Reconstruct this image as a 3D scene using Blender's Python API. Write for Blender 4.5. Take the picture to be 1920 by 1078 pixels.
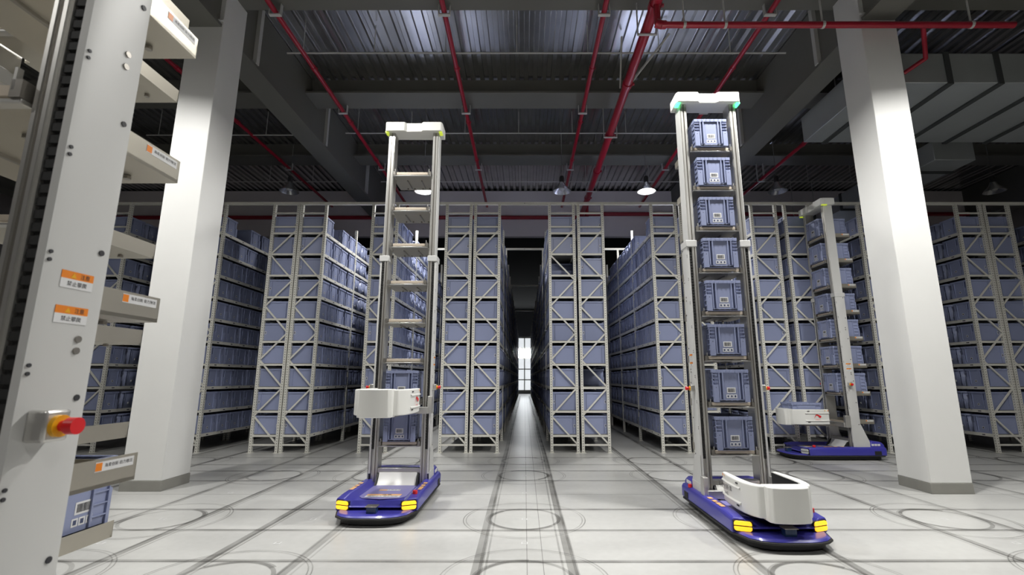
import bpy, math, random
from mathutils import Vector, Matrix
import numpy as np
random.seed(7)
S = bpy.context.scene
for o in list(bpy.data.objects):
    bpy.data.objects.remove(o)
COL = S.collection
PI = math.pi

# ------------------------------------------------------------------ camera, world, exposure
F_PX, HORIZON, U0 = 890.0, 709.0, 983.5
cd = bpy.data.cameras.new('camera'); cam = bpy.data.objects.new('camera', cd); COL.objects.link(cam)
cd.sensor_width = 36.0; cd.lens = F_PX / 1920 * 36.0
cd.shift_x = -(U0 - 960) / 1920.0
cd.clip_start = 0.05; cd.clip_end = 200
cam.location = (0, 0, 1.45)
cam.rotation_euler = (PI / 2 + math.atan((HORIZON - 539) / F_PX), 0, 0)
cd.dof.use_dof = True; cd.dof.focus_distance = 7.5; cd.dof.aperture_fstop = 4.0
S.camera = cam
w = bpy.data.worlds.new('world'); S.world = w; w.use_nodes = True
w.node_tree.nodes['Background'].inputs[0].default_value = (0.55, 0.6, 0.7, 1)
w.node_tree.nodes['Background'].inputs[1].default_value = 0.05
S.view_settings.view_transform = 'Standard'; S.view_settings.look = 'None'
S.view_settings.gamma = 1.0; S.view_settings.use_curve_mapping = False
S.view_settings.exposure = -0.52
S.cycles.use_adaptive_sampling = True; S.cycles.adaptive_threshold = 0.03; S.cycles.max_bounces = 6; S.cycles.diffuse_bounces = 3; S.cycles.glossy_bounces = 3; S.cycles.transparent_max_bounces = 16
LAMP_Z = 6.15
# (x, y, power): zero power = a lamp that is switched off
LAMPS = [(-6.04, 11.5, 0), (-2.59, 11.5, 190), (0.96, 11.5, 0), (3.13, 11.5, 190), (6.49, 11.5, 0), (12.06, 11.5, 0),
         (-6.04, 4.75, 190), (-2.59, 4.75, 190), (0.96, 4.75, 150), (3.13, 4.75, 290), (6.49, 4.75, 205),
         (-6.04, -2.0, 80), (-0.6, -2.0, 60), (4.6, -2.0, 90),  # unseen lamps added behind the camera to light the rack fronts
         (9.9, 19.0, 300)]

# ------------------------------------------------------------------ materials
MATS = {}
def mat(name, col, rough=0.5, metal=0.0, emit=None, estr=0.0, noise=0.0, nscale=8.0, bump=0.0, spec=None, coat=0.0, rnd=0.0):
    m = bpy.data.materials.new(name); m.use_nodes = True
    nt = m.node_tree; b = nt.nodes['Principled BSDF']
    b.inputs['Base Color'].default_value = (*col, 1); b.inputs['Roughness'].default_value = rough
    b.inputs['Metallic'].default_value = metal
    if spec is not None: b.inputs['Specular IOR Level'].default_value = spec
    if coat: b.inputs['Coat Weight'].default_value = coat; b.inputs['Coat Roughness'].default_value = 0.1
    if emit: b.inputs['Emission Color'].default_value = (*emit, 1); b.inputs['Emission Strength'].default_value = estr
    if noise or bump:
        tc = nt.nodes.new('ShaderNodeTexCoord'); nz = nt.nodes.new('ShaderNodeTexNoise')
        nz.inputs['Scale'].default_value = nscale; nz.inputs['Detail'].default_value = 4
        nt.links.new(tc.outputs['Object'], nz.inputs['Vector'])
        if noise:
            r = nt.nodes.new('ShaderNodeMapRange'); r.inputs[3].default_value = 1 - noise; r.inputs[4].default_value = 1 + noise
            nt.links.new(nz.outputs['Fac'], r.inputs[0])
            mx = nt.nodes.new('ShaderNodeVectorMath'); mx.operation = 'SCALE'; mx.inputs[0].default_value = col
            nt.links.new(r.outputs[0], mx.inputs['Scale']); nt.links.new(mx.outputs[0], b.inputs['Base Color'])
        if bump:
            bp = nt.nodes.new('ShaderNodeBump'); bp.inputs['Strength'].default_value = bump; bp.inputs['Distance'].default_value = 0.01
            nt.links.new(nz.outputs['Fac'], bp.inputs['Height']); nt.links.new(bp.outputs[0], b.inputs['Normal'])
    if rnd:
        oi = nt.nodes.new('ShaderNodeObjectInfo'); r = nt.nodes.new('ShaderNodeMapRange')
        r.inputs[3].default_value = 1 - rnd; r.inputs[4].default_value = 1 + rnd
        mx = nt.nodes.new('ShaderNodeVectorMath'); mx.operation = 'SCALE'; mx.inputs[0].default_value = col
        nt.links.new(oi.outputs['Random'], r.inputs[0]); nt.links.new(r.outputs[0], mx.inputs['Scale'])
        nt.links.new(mx.outputs[0], b.inputs['Base Color'])
    MATS[name] = m
    return m

mat('crate', (0.27, 0.305, 0.465), 0.36, rnd=0.12)
mat('groove_shade_print', (0.06, 0.075, 0.15), 0.45)  # recess shade painted on the groove strips, also dark print on crate labels
mat('label_white', (0.75, 0.75, 0.75), 0.5)
mat('ink', (0.03, 0.03, 0.035), 0.6)
mat('rack', (0.70, 0.69, 0.63), 0.45, noise=0.05, nscale=3)
mat('shelf', (0.16, 0.16, 0.15), 0.6)
mat('white_paint', (0.80, 0.80, 0.78), 0.45, noise=0.03, nscale=2.5)
mat('plinth', (0.27, 0.265, 0.24), 0.5, noise=0.08, nscale=6)
mat('beam_paint', (0.15, 0.148, 0.132), 0.55, noise=0.08, nscale=1.5)
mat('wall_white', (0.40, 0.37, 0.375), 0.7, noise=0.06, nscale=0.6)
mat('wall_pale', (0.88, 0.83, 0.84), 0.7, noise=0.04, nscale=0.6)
mat('ceiling_dark', (0.05, 0.05, 0.05), 0.95, spec=0.1)
mat('wall_dark', (0.10, 0.10, 0.105), 0.8)
mat('red_pipe', (0.36, 0.012, 0.03), 0.3, coat=0.3)
mat('galv', (0.58, 0.58, 0.57), 0.23, metal=0.9, noise=0.25, nscale=2.0)
mat('duct', (0.50, 0.53, 0.53), 0.4, metal=0.55, noise=0.15, nscale=1.2)
mat('strap', (0.05, 0.055, 0.055), 0.6)
mat('conduit', (0.55, 0.55, 0.53), 0.4)
mat('lamp_metal', (0.62, 0.62, 0.62), 0.25, metal=0.8)
mat('lamp_black', (0.03, 0.03, 0.03), 0.5)
mat('bulb_on', (1, 1, 1), 0.5, emit=(1, 0.98, 0.95), estr=40)
mat('bulb_off', (0.6, 0.6, 0.58), 0.3)
mat('blue', (0.055, 0.052, 0.36), 0.33, coat=0.4)
mat('blue_light', (0.21, 0.195, 0.44), 0.4)
mat('rubber', (0.018, 0.018, 0.018), 0.6)
mat('amber', (0.9, 0.55, 0.02), 0.3, emit=(1.0, 0.50, 0.02), estr=1.9)
mat('amber_dim', (0.62, 0.63, 0.60), 0.25)
mat('alu', (0.62, 0.61, 0.58), 0.32, metal=0.75)
mat('alu_dark', (0.33, 0.31, 0.28), 0.35, metal=0.8)
mat('tray_steel', (0.48, 0.45, 0.38), 0.36, metal=0.7, noise=0.06, nscale=6)
mat('tan', (0.62, 0.54, 0.44), 0.4, metal=0.2)
mat('cover', (0.61, 0.61, 0.595), 0.42, noise=0.02, nscale=5)
mat('shell', (0.80, 0.80, 0.765), 0.38)
mat('orange', (0.85, 0.24, 0.01), 0.45)
mat('orange_pale', (0.80, 0.45, 0.20), 0.5)
mat('red', (0.72, 0.015, 0.02), 0.35)
mat('yellow', (0.85, 0.42, 0.01), 0.4)
mat('led_green', (0.2, 0.9, 0.4), 0.3, emit=(0.05, 1.0, 0.25), estr=6.0)
mat('led_yellow', (0.7, 0.8, 0.1), 0.3, emit=(0.7, 0.9, 0.05), estr=0.6)
mat('sensor_blue', (0.02, 0.05, 0.12), 0.15)
mat('daylight', (1, 1, 1), 0.5, emit=(0.93, 0.97, 1.0), estr=40.0)
mat('daylight_dimmed', (1, 1, 1), 0.5, emit=(0.93, 0.97, 1.0), estr=1.1)  # weak glow standing in for daylight blocked in front of these panes
mat('joint', (0.24, 0.24, 0.23), 0.8)
mat('floor_mark', (0.72, 0.72, 0.72), 0.6)

# perforated upright: one column of dark holes on every face
def perforated():
    m = mat('upright', (0.70, 0.69, 0.63), 0.45); nt = m.node_tree; b = nt.nodes['Principled BSDF']
    tc = nt.nodes.new('ShaderNodeTexCoord'); sp = nt.nodes.new('ShaderNodeSeparateXYZ'); nt.links.new(tc.outputs['Object'], sp.inputs[0])
    def M(op, a, c=None):
        n = nt.nodes.new('ShaderNodeMath'); n.operation = op
        for i, v in enumerate((a, c)):
            if v is None: continue
            if isinstance(v, (int, float)): n.inputs[i].default_value = v
            else: nt.links.new(v, n.inputs[i])
        return n.outputs[0]
    fz = M('MULTIPLY', M('SUBTRACT', M('FRACT', M('DIVIDE', sp.outputs[2], 0.05)), 0.5), 0.05)
    mn = M('MINIMUM', M('ABSOLUTE', sp.outputs[0]), M('ABSOLUTE', sp.outputs[1]))
    d = M('SQRT', M('ADD', M('MULTIPLY', fz, fz), M('MULTIPLY', mn, mn)))
    hole = M('LESS_THAN', d, 0.0085)
    mx = nt.nodes.new('ShaderNodeMix'); mx.data_type = 'RGBA'
    nt.links.new(hole, mx.inputs[0]); mx.inputs[6].default_value = (0.70, 0.69, 0.63, 1); mx.inputs[7].default_value = (0.07, 0.07, 0.065, 1)
    nt.links.new(mx.outputs[2], b.inputs['Base Color'])
perforated()

def floor_material():
    m = mat('floor', (0.5, 0.5, 0.48), 0.3); nt = m.node_tree; b = nt.nodes['Principled BSDF']
    tc = nt.nodes.new('ShaderNodeTexCoord')
    mp = nt.nodes.new('ShaderNodeMapping'); mp.inputs['Scale'].default_value = (0.35, 1.2, 1); nt.links.new(tc.outputs['Object'], mp.inputs[0])
    n1 = nt.nodes.new('ShaderNodeTexNoise'); n1.inputs['Scale'].default_value = 1.6; n1.inputs['Detail'].default_value = 3; nt.links.new(mp.outputs[0], n1.inputs['Vector'])
    n2 = nt.nodes.new('ShaderNodeTexNoise'); n2.inputs['Scale'].default_value = 14; n2.inputs['Detail'].default_value = 3; nt.links.new(tc.outputs['Object'], n2.inputs['Vector'])
    r = nt.nodes.new('ShaderNodeValToRGB'); r.color_ramp.elements[0].position = 0.3; r.color_ramp.elements[1].position = 0.72
    r.color_ramp.elements[0].color = (0.45, 0.45, 0.435, 1); r.color_ramp.elements[1].color = (0.565, 0.565, 0.545, 1)
    mx = nt.nodes.new('ShaderNodeMix'); mx.data_type = 'FLOAT'; mx.inputs[0].default_value = 0.3
    nt.links.new(n1.outputs['Fac'], mx.inputs[2]); nt.links.new(n2.outputs['Fac'], mx.inputs[3])
    nt.links.new(mx.outputs[0], r.inputs[0]); nt.links.new(r.outputs[0], b.inputs['Base Color'])
    rr = nt.nodes.new('ShaderNodeMapRange'); rr.inputs[3].default_value = 0.26; rr.inputs[4].default_value = 0.42
    nt.links.new(n1.outputs['Fac'], rr.inputs[0]); nt.links.new(rr.outputs[0], b.inputs['Roughness'])
floor_material()

def tyre_material():
    m = bpy.data.materials.new('tyre_mark'); m.use_nodes = True; nt = m.node_tree; nt.nodes.clear()
    out = nt.nodes.new('ShaderNodeOutputMaterial'); tr = nt.nodes.new('ShaderNodeBsdfTransparent')
    d = nt.nodes.new('ShaderNodeBsdfPrincipled'); d.inputs['Base Color'].default_value = (0.085, 0.08, 0.07, 1); d.inputs['Roughness'].default_value = 0.45
    at = nt.nodes.new('ShaderNodeAttribute'); at.attribute_name = 'dens'
    tc = nt.nodes.new('ShaderNodeTexCoord'); nz = nt.nodes.new('ShaderNodeTexNoise'); nz.inputs['Scale'].default_value = 2.2; nz.inputs['Detail'].default_value = 2
    nt.links.new(tc.outputs['Object'], nz.inputs['Vector'])
    mr = nt.nodes.new('ShaderNodeMapRange'); mr.inputs[1].default_value = 0.3; mr.inputs[2].default_value = 0.7; mr.inputs[3].default_value = 0.45; mr.inputs[4].default_value = 1.15
    nt.links.new(nz.outputs['Fac'], mr.inputs[0])
    mu = nt.nodes.new('ShaderNodeMath'); mu.operation = 'MULTIPLY'; mu.use_clamp = True
    nt.links.new(at.outputs['Fac'], mu.inputs[0]); nt.links.new(mr.outputs[0], mu.inputs[1])
    mx = nt.nodes.new('ShaderNodeMixShader'); nt.links.new(mu.outputs[0], mx.inputs[0]); nt.links.new(tr.outputs[0], mx.inputs[1]); nt.links.new(d.outputs[0], mx.inputs[2])
    nt.links.new(mx.outputs[0], out.inputs[0]); MATS['tyre_mark'] = m
tyre_material()

# ------------------------------------------------------------------ mesh helpers
class MB:
    def __init__(s): s.v = []; s.f = []; s.m = []; s.names = []
    def mi(s, m):
        if m not in s.names: s.names.append(m)
        return s.names.index(m)
    def add(s, verts, faces, m):
        k = len(s.v); i = s.mi(m); s.v += [tuple(p) for p in verts]
        for f in faces: s.f.append([a + k for a in f]); s.m.append(i)
        return s
    def box(s, x0, y0, z0, x1, y1, z1, m):
        v = [(x0,y0,z0),(x1,y0,z0),(x1,y1,z0),(x0,y1,z0),(x0,y0,z1),(x1,y0,z1),(x1,y1,z1),(x0,y1,z1)]
        return s.add(v, [(0,3,2,1),(4,5,6,7),(0,1,5,4),(1,2,6,5),(2,3,7,6),(3,0,4,7)], m)
    def quad(s, a, b, c, d, m): return s.add([a, b, c, d], [(0,1,2,3)], m)
    def prism(s, pts, z0, z1, m, inset=0.0):
        n = len(pts); cx = sum(p[0] for p in pts)/n; cy = sum(p[1] for p in pts)/n
        v = [(p[0], p[1], z0) for p in pts]
        for p in pts:
            dx, dy = p[0]-cx, p[1]-cy; L = math.hypot(dx, dy) or 1
            v.append((p[0]-dx/L*inset, p[1]-dy/L*inset, z1))
        return s.add(v, [tuple(range(n))[::-1], tuple(range(n, 2*n))] + [(i, (i+1)%n, n+(i+1)%n, n+i) for i in range(n)], m)
    def cyl(s, p0, p1, r, m, n=12, r1=None):
        p0 = Vector(p0); p1 = Vector(p1); d = (p1-p0).normalized(); r1 = r if r1 is None else r1
        a = d.orthogonal().normalized(); b = d.cross(a)
        v = []
        for p, q in ((p0, r), (p1, r1)):
            for i in range(n):
                t = 2*PI*i/n; v.append(tuple(p + a*q*math.cos(t) + b*q*math.sin(t)))
        return s.add(v, [tuple(range(n))[::-1], tuple(range(n, 2*n))] + [(i, (i+1)%n, n+(i+1)%n, n+i) for i in range(n)], m)
    def bar(s, p0, p1, w, h, m, up=(0, 1, 0)):
        p0 = Vector(p0); p1 = Vector(p1); d = (p1-p0).normalized(); u = Vector(up); a = d.cross(u).normalized(); u = a.cross(d)
        v = []
        for p in (p0, p1):
            for sa, su in ((-1,-1),(1,-1),(1,1),(-1,1)): v.append(tuple(p + a*w/2*sa + u*h/2*su))
        return s.add(v, [(0,1,2,3),(7,6,5,4),(0,4,5,1),(1,5,6,2),(2,6,7,3),(3,7,4,0)], m)
    def loft(s, rings, m, cap=True, closed=True):
        n = len(rings[0]); v = [p for r in rings for p in r]; f = []
        for k in range(len(rings)-1):
            for i in range(n if closed else n-1): f.append((k*n+i, k*n+(i+1)%n, (k+1)*n+(i+1)%n, (k+1)*n+i))
        if cap: f.append(tuple(range(n))[::-1]); f.append(tuple(range((len(rings)-1)*n, len(rings)*n)))
        return s.add(v, f, m)
    def lathe(s, prof, m, n=20, c=(0, 0)):
        return s.loft([[(c[0]+r*math.cos(2*PI*i/n), c[1]+r*math.sin(2*PI*i/n), z) for i in range(n)] for r, z in prof], m, cap=False)
    def text(s, body, M4, m):
        v, f = text_geo(body); return s.add([tuple(M4 @ Vector(p)) for p in v], f, m)
    def mesh(s, name, smooth=True, angle=35):
        me = bpy.data.meshes.new(name); me.from_pydata(s.v, [], s.f)
        for n in s.names: me.materials.append(MATS[n])
        me.polygons.foreach_set('material_index', s.m)
        if smooth:
            me.polygons.foreach_set('use_smooth', [True]*len(s.f)); me.set_sharp_from_angle(angle=math.radians(angle))
        me.update(); return me

TXT = {}
def text_geo(body):
    """flat lettering, 1 unit high, centred on the origin, in the xy plane"""
    if body not in TXT:
        cu = bpy.data.curves.new('lettering', 'FONT'); cu.body = body; cu.align_x = 'CENTER'; cu.align_y = 'CENTER'; cu.resolution_u = 2
        o = bpy.data.objects.new('lettering', cu); COL.objects.link(o); bpy.context.view_layer.update()
        me = bpy.data.meshes.new_from_object(o.evaluated_get(bpy.context.evaluated_depsgraph_get()))
        TXT[body] = ([tuple(v.co) for v in me.vertices], [tuple(p.vertices) for p in me.polygons])
        bpy.data.objects.remove(o); bpy.data.meshes.remove(me); bpy.data.curves.remove(cu)
    return TXT[body]

def obj(name, me, parent=None, loc=(0, 0, 0), rz=0.0, bevel=0.0, seg=2):
    if isinstance(me, MB): me = me.mesh(name)
    o = bpy.data.objects.new(name, me); COL.objects.link(o); o.location = loc
    if rz: o.rotation_euler = (0, 0, rz)
    if parent is not None: o.parent = parent
    if bevel:
        b = o.modifiers.new('bevel', 'BEVEL'); b.width = bevel; b.segments = seg; b.limit_method = 'ANGLE'; b.harden_normals = False
    return o
def empty(name, loc=(0, 0, 0), rz=0.0):
    o = bpy.data.objects.new(name, None); COL.objects.link(o); o.location = loc; o.rotation_euler = (0, 0, rz); o.empty_display_size = 0.1
    return o
def tag(o, label, cat, group=None):
    o['label'] = label; o['category'] = cat
    if group: o['group'] = group
    return o
def struct(o): o['kind'] = 'structure'; return o
def stuff(o): o['kind'] = 'stuff'; return o
def frame_M(origin, xdir, ydir, size):
    """matrix that lays the text plane at origin with the given x (reading) and y (up) directions"""
    x = Vector(xdir).normalized(); y = Vector(ydir).normalized(); z = x.cross(y)
    M = Matrix.Identity(4)
    for i in range(3): M[i][0] = x[i]*size; M[i][1] = y[i]*size; M[i][2] = z[i]*size; M[i][3] = origin[i]
    return M

# ------------------------------------------------------------------ the setting
XL, XR, YF, YB, ZC = -17.0, 17.0, -9.0, 46.0, 8.1
floor = struct(obj('floor', MB().box(XL, YF, -0.1, XR, YB, 0, 'floor').mesh('floor', False)))

AISLES = [-8.15, -5.95, -3.79, -2.21, 0.0, 2.22, 4.40, 6.72, 8.93]
W2 = 0.375
tv, tf, td = [], [], []
def strip(pts, wid, dens, z):
    k = len(tv); n = len(pts)
    for i, p in enumerate(pts):
        q0 = pts[max(i-1, 0)]; q1 = pts[min(i+1, n-1)]
        dx, dy = q1[0]-q0[0], q1[1]-q0[1]; L = math.hypot(dx, dy) or 1
        nx, ny = -dy/L*wid/2, dx/L*wid/2
        tv.append((p[0]+nx, p[1]+ny, z)); tv.append((p[0]-nx, p[1]-ny, z))
    for i in range(n-1):
        tf.append((k+2*i, k+2*i+1, k+2*i+3, k+2*i+2)); td.append(dens)
zz = [0.0008]
def nz_():
    zz[0] += 0.00002; return zz[0]
rg = random.Random(3)
def wob(f, a, b, n=24): return [f(a + (b-a)*i/n) for i in range(n+1)]
for ax in AISLES:
    for sd in (-1, 1):
        x = ax + sd*W2
        end = 40 if abs(ax) < 9 else 20
        for off, wd, de in ((0, 0.075, 0.34), (0.03*rg.choice((-1, 1)), 0.035, 0.25), (0.07*rg.choice((-1, 1)), 0.018, 0.22)):
            strip(wob(lambda y: (x+off+0.008*math.sin(y*0.8+x), y), -2, end, 60), wd, de*rg.uniform(0.75, 1.2), nz_())
ROWS = [2.3, 3.80, 5.335, 7.59, 8.885]
for ry in ROWS:
    for sd in (-1, 1):
        y = ry + sd*0.375
        for off, wd, de in ((0, 0.055, 0.33), (0.02*rg.choice((-1, 1)), 0.03, 0.22)):
            strip(wob(lambda x: (x, y+off+0.008*math.sin(x*0.9+y)), -12, 12, 60), wd, de*rg.uniform(0.75, 1.15), nz_())
for ax in AISLES:
    for ry in ROWS:
        if rg.random() < 0.12 and ax != 0: continue
        cx, cy = ax + rg.uniform(-0.02, 0.02), ry + rg.uniform(-0.02, 0.02)
        def arc(r, a0, a1, wd, de, n=40):
            strip([(cx+r*math.cos(a0+(a1-a0)*i/n), cy+r*math.sin(a0+(a1-a0)*i/n)) for i in range(n+1)], wd, de, nz_())
        arc(0.365, 0, 2*PI, 0.035, 0.36*rg.uniform(0.6, 1.2))
        a0 = rg.uniform(0, 6)
        arc(0.375, a0, a0+rg.uniform(1.5, 3.5), 0.05, 0.3)
        for r in (0.635, 0.605):
            arc(r, 0, 2*PI, 0.010, 0.34*rg.uniform(0.6, 1.2), 56)
me = bpy.data.meshes.new('tyre_marks'); me.from_pydata(tv, [], tf); me.materials.append(MATS['tyre_mark'])
at = me.attributes.new('dens', 'FLOAT', 'FACE'); at.data.foreach_set('value', td)
stuff(obj('tyre_marks', me, floor))
j = MB()
for x in (0.02, 0.148, -6.2, 6.1): j.box(x-0.003, -3, 0.0002, x+0.003, 40, 0.0006, 'joint')
for y in (6.42, 0.5, 12.5): j.box(-14, y-0.003, 0.0002, 14, y+0.003, 0.0006, 'joint')
stuff(obj('floor_joints', j, floor))
j = MB()
for ax in AISLES:
    for ry in ROWS + [4.6, 6.5]:
        j.box(ax-0.028, ry-0.028, 0.0006, ax+0.028, ry-0.020, 0.0018, 'floor_mark'); j.box(ax-0.028, ry+0.020, 0.0006, ax+0.028, ry+0.028, 0.0018, 'floor_mark')
        j.box(ax-0.028, ry-0.02, 0.0006, ax-0.02, ry+0.02, 0.0018, 'floor_mark'); j.box(ax+0.02, ry-0.02, 0.0006, ax+0.028, ry+0.02, 0.0018, 'floor_mark')
stuff(obj('floor_stickers', j, floor))

# ribbed metal deck
pr = []; x = XL
while x < XR:
    pr += [(x, ZC), (x+0.085, ZC), (x+0.10, ZC+0.05), (x+0.185, ZC+0.05)]; x += 0.20
    if int(x*5) % 3 == 0: pr += [(x-0.012, ZC+0.05), (x-0.012, ZC-0.012), (x-0.004, ZC-0.012)]
dm = MB(); dm.loft([[(p[0], YF, p[1]) for p in pr], [(p[0], 16.2, p[1]) for p in pr]], 'galv', cap=False, closed=False)
dm.box(XL, YF, ZC+0.2, XR, YB, ZC+0.3, 'wall_dark'); dm.box(XL, 16.25, ZC-0.02, XR, YB, ZC+0.1, 'ceiling_dark')  # far ceiling made flat, dark and matte so it mirrors no window light
ceiling = struct(obj('ceiling', dm.mesh('ceiling', False)))
BEAM_Y = [7.05 - 3.0*k for k in (2, 1)] + [7.05 + 3.0*k for k in range(0, 3)]
bm_ = MB().box(XL, -0.31, 0, XR, 0.31, 0.04, 'beam_paint').box(XL, -0.03, 0.04, XR, 0.03, 0.5, 'beam_paint').mesh('cross_beam', False)
for y in BEAM_Y: obj('cross_beam', bm_, ceiling, (0, y-0.31, 7.6))
gb = MB().box(-0.25, YF, 0, 0.25, YB, 0.05, 'beam_paint').box(-0.20, YF, 0.05, 0.20, YB, 1.2, 'beam_paint').mesh('girder', False)
PIL = [(-5.017, 6.84), (5.46, 6.70)]
for px, py in PIL + [(-15.4, 6.8), (15.9, 6.8)]: obj('girder', gb, ceiling, (px, 0, 6.88))
for (px, py), sd in zip(PIL, (1, -1)):
    for y in (7.55, 10.55, 13.55): obj('stiffener', MB().box(min(px+sd*0.2, px+sd*0.27), y-0.045, 6.93, max(px+sd*0.2, px+sd*0.27), y+0.045, 8.05, 'conduit'), ceiling)

struct(obj('wall_left', MB().box(XL-0.2, YF, 0, XL, YB, ZC+0.3, 'wall_white').mesh('wall_left', False)))
struct(obj('wall_right', MB().box(XR, YF, 0, XR+0.2, YB, ZC+0.3, 'wall_white').mesh('wall_right', False)))
struct(obj('wall_front', MB().box(XL, YF-0.2, 0, XR, YF, ZC+0.3, 'wall_white').mesh('wall_front', False)))
wb = struct(obj('wall_back', MB().box(XL, YB, 0, -1.6, YB+0.2, ZC+0.3, 'wall_dark').box(1.6, YB, 0, XR, YB+0.2, ZC+0.3, 'wall_dark')
                .box(-1.6, YB, 5.4, 1.6, YB+0.2, ZC+0.3, 'wall_dark').mesh('wall_back', False)))
tr = struct(obj('wall_transom', MB().box(XL, 16.1, 6.36, XR, 16.3, 8.05, 'wall_pale').mesh('wall_transom', False)))
wi = struct(obj('window_1', MB().box(-1.6, YB+0.16, 0, 1.6, YB+0.2, 5.4, 'beam_paint').mesh('window_1', False)))
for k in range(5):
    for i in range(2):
        obj('pane', MB().box(-1.5+i*1.55, YB+0.10, 0.35+k*1.0, -0.05+i*1.55, YB+0.14, 1.25+k*1.0, 'daylight' if k == 3 else 'daylight_dimmed'), wi)

# pillars
def pillar(px, py, label):
    e = empty('pillar', (px, py, 0)); tag(e, label, 'pillar')
    obj('shaft', MB().box(-0.27, -0.27, 0.13, 0.27, 0.27, 7.6, 'white_paint'), e, bevel=0.008)
    obj('plinth_band', MB().box(-0.274, -0.274, 0, 0.274, 0.274, 0.13, 'plinth'), e, bevel=0.004)
    obj('gusset', MB().box(-0.06, -0.62, 7.0, 0.06, -0.27, 7.06, 'beam_paint').box(-0.28, -0.30, 6.98, 0.28, -0.27, 7.0, 'white_paint'), e)
pillar(*PIL[0], 'white square pillar with grey base band behind the left-edge robots')
pillar(*PIL[1], 'white square pillar with grey base band on the right side')

# ------------------------------------------------------------------ crates
CW, CL, CH = 0.40, 0.56, 0.355
def rect_face(mb, end, x0, x1, z0, z1, d0, d1, m):
    """box standing on the short end (end=-1 or 1 along y) between depths d0..d1 outside the wall"""
    ya, yb = sorted((end*(CL/2+d0), end*(CL/2+d1))); mb.box(x0, ya, z0, x1, yb, z1, m)
def side_face(mb, sd, y0, y1, z0, z1, d0, d1, m):
    xa, xb = sorted((sd*(CW/2+d0), sd*(CW/2+d1))); mb.box(xa, y0, z0, xb, y1, z1, m)
def crate_body(hi):
    mb = MB(); a, b = CW/2-0.012, CL/2-0.012
    if hi:
        mb.box(-a, -b, 0.004, a, b, 0.016, 'crate')
        for s in (-1, 1):
            xa, xb = sorted((s*(a-0.006), s*a)); mb.box(xa, -b, 0, xb, b, CH-0.004, 'crate')
            ya, yb = sorted((s*(b-0.006), s*b)); mb.box(-a, ya, 0, a, yb, CH-0.004, 'crate')
            xa, xb = sorted((s*a, s*CW/2)); mb.box(xa, -CL/2, CH-0.035, xb, CL/2, CH, 'crate')
            ya, yb = sorted((s*b, s*CL/2)); mb.box(-a, ya, CH-0.035, a, yb, CH, 'crate')
    else:
        mb.box(-a, -b, 0, a, b, CH-0.03, 'crate'); mb.box(-CW/2, -CL/2, CH-0.035, CW/2, CL/2, CH, 'crate')
    for e in (-1, 1):
        for x in ((-0.128, -0.09, 0.09, 0.128) if hi else (-0.115, 0.115)):
            rect_face(mb, e, x-0.006, x+0.006, 0.03, CH-0.035, -0.013, 0.0, 'crate')
        for x in (-0.109, 0.109) if hi else (-0.132, 0.132): rect_face(mb, e, x-0.011, x+0.011, 0.03, CH-0.035, -0.0125, -0.0115, 'groove_shade_print')
        for s in (-1, 1):
            xa, xb = sorted((s*0.142, s*(CW/2-0.002)))
            rect_face(mb, e, xa, xb, 0, 0.19, -0.013, 0.001, 'crate')
            if hi:
                for z in (0.215, 0.255, 0.295): rect_face(mb, e, xa, xb, z, z+0.008, -0.013, -0.001, 'crate')
                rect_face(mb, e, s*0.17-0.004, s*0.17+0.004, 0.155, 0.163, 0.001, 0.0015, 'ink')
        if hi:
            for i in range(7): rect_face(mb, e, -0.15+i*0.05-0.003, -0.15+i*0.05+0.003, CH-0.034, CH-0.002, 0.0, 0.004, 'crate')
            for i in range(4): rect_face(mb, e, -0.11+i*0.06, -0.07+i*0.06, 0.012, 0.018, -0.0125, -0.0115, 'ink')
    for sd in (-1, 1):
        for y in ((-0.17, 0.17) if hi else (0.17,)):
            side_face(mb, sd, y-0.005, y+0.005, 0.02, CH-0.035, -0.013, -0.001, 'crate')
            side_face(mb, sd, y+0.006, y+0.012, 0.02, CH-0.035, -0.0125, -0.0115, 'groove_shade_print')
        if hi:
            for s in (-1, 1):
                ya, yb = sorted((s*0.175, s*(CL/2-0.012)))
                for z in (0.06, 0.12, 0.18, 0.24, 0.30): side_face(mb, sd, ya, yb, z, z+0.007, -0.013, -0.002, 'crate')
                ya, yb = sorted((s*(CL/2-0.02), s*(CL/2-0.012))); side_face(mb, sd, ya, yb, 0, CH-0.03, -0.013, -0.001, 'crate')
            for i in range(9): side_face(mb, sd, -0.24+i*0.06-0.003, -0.24+i*0.06+0.003, CH-0.034, CH-0.002, 0.0, 0.003, 'crate')
    return mb
def barcode_label(mb, e):
    rect_face(mb, e, -0.048, 0.048, 0.098, 0.158, -0.0115, -0.0105, 'label_white')
    x = -0.038; r = random.Random(5)
    while x < 0.037:
        wd = r.choice((0.0015, 0.0025, 0.004)); rect_face(mb, e, x, x+wd, 0.108, 0.148, -0.0105, -0.0100, 'ink'); x += wd + r.choice((0.0015, 0.002))
def pictograms(mb, e):
    for i in range(3):
        x = -0.040+i*0.040; rect_face(mb, e, x-0.0175, x+0.0175, 0.043, 0.082, -0.0115, -0.0105, 'label_white')
        rect_face(mb, e, x-0.009, x+0.009, 0.051, 0.074, -0.0105, -0.0100, 'groove_shade_print')
def lo_crate(side):
    mb = crate_body(False)
    for e in (-1, 1):
        rect_face(mb, e, -0.022, 0.022, 0.085, 0.125, -0.0115, -0.0100, 'label_white'); rect_face(mb, e, -0.014, 0.014, 0.093, 0.117, -0.0105, -0.0095, 'ink')
    for sd in (-1, 1):
        y = -0.205*side
        side_face(mb, sd, y-0.017, y+0.017, 0.13, 0.19, -0.0115, -0.0105, 'label_white'); side_face(mb, sd, y-0.010, y+0.010, 0.137, 0.183, -0.0105, -0.0100, 'groove_shade_print')
    return mb
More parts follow.
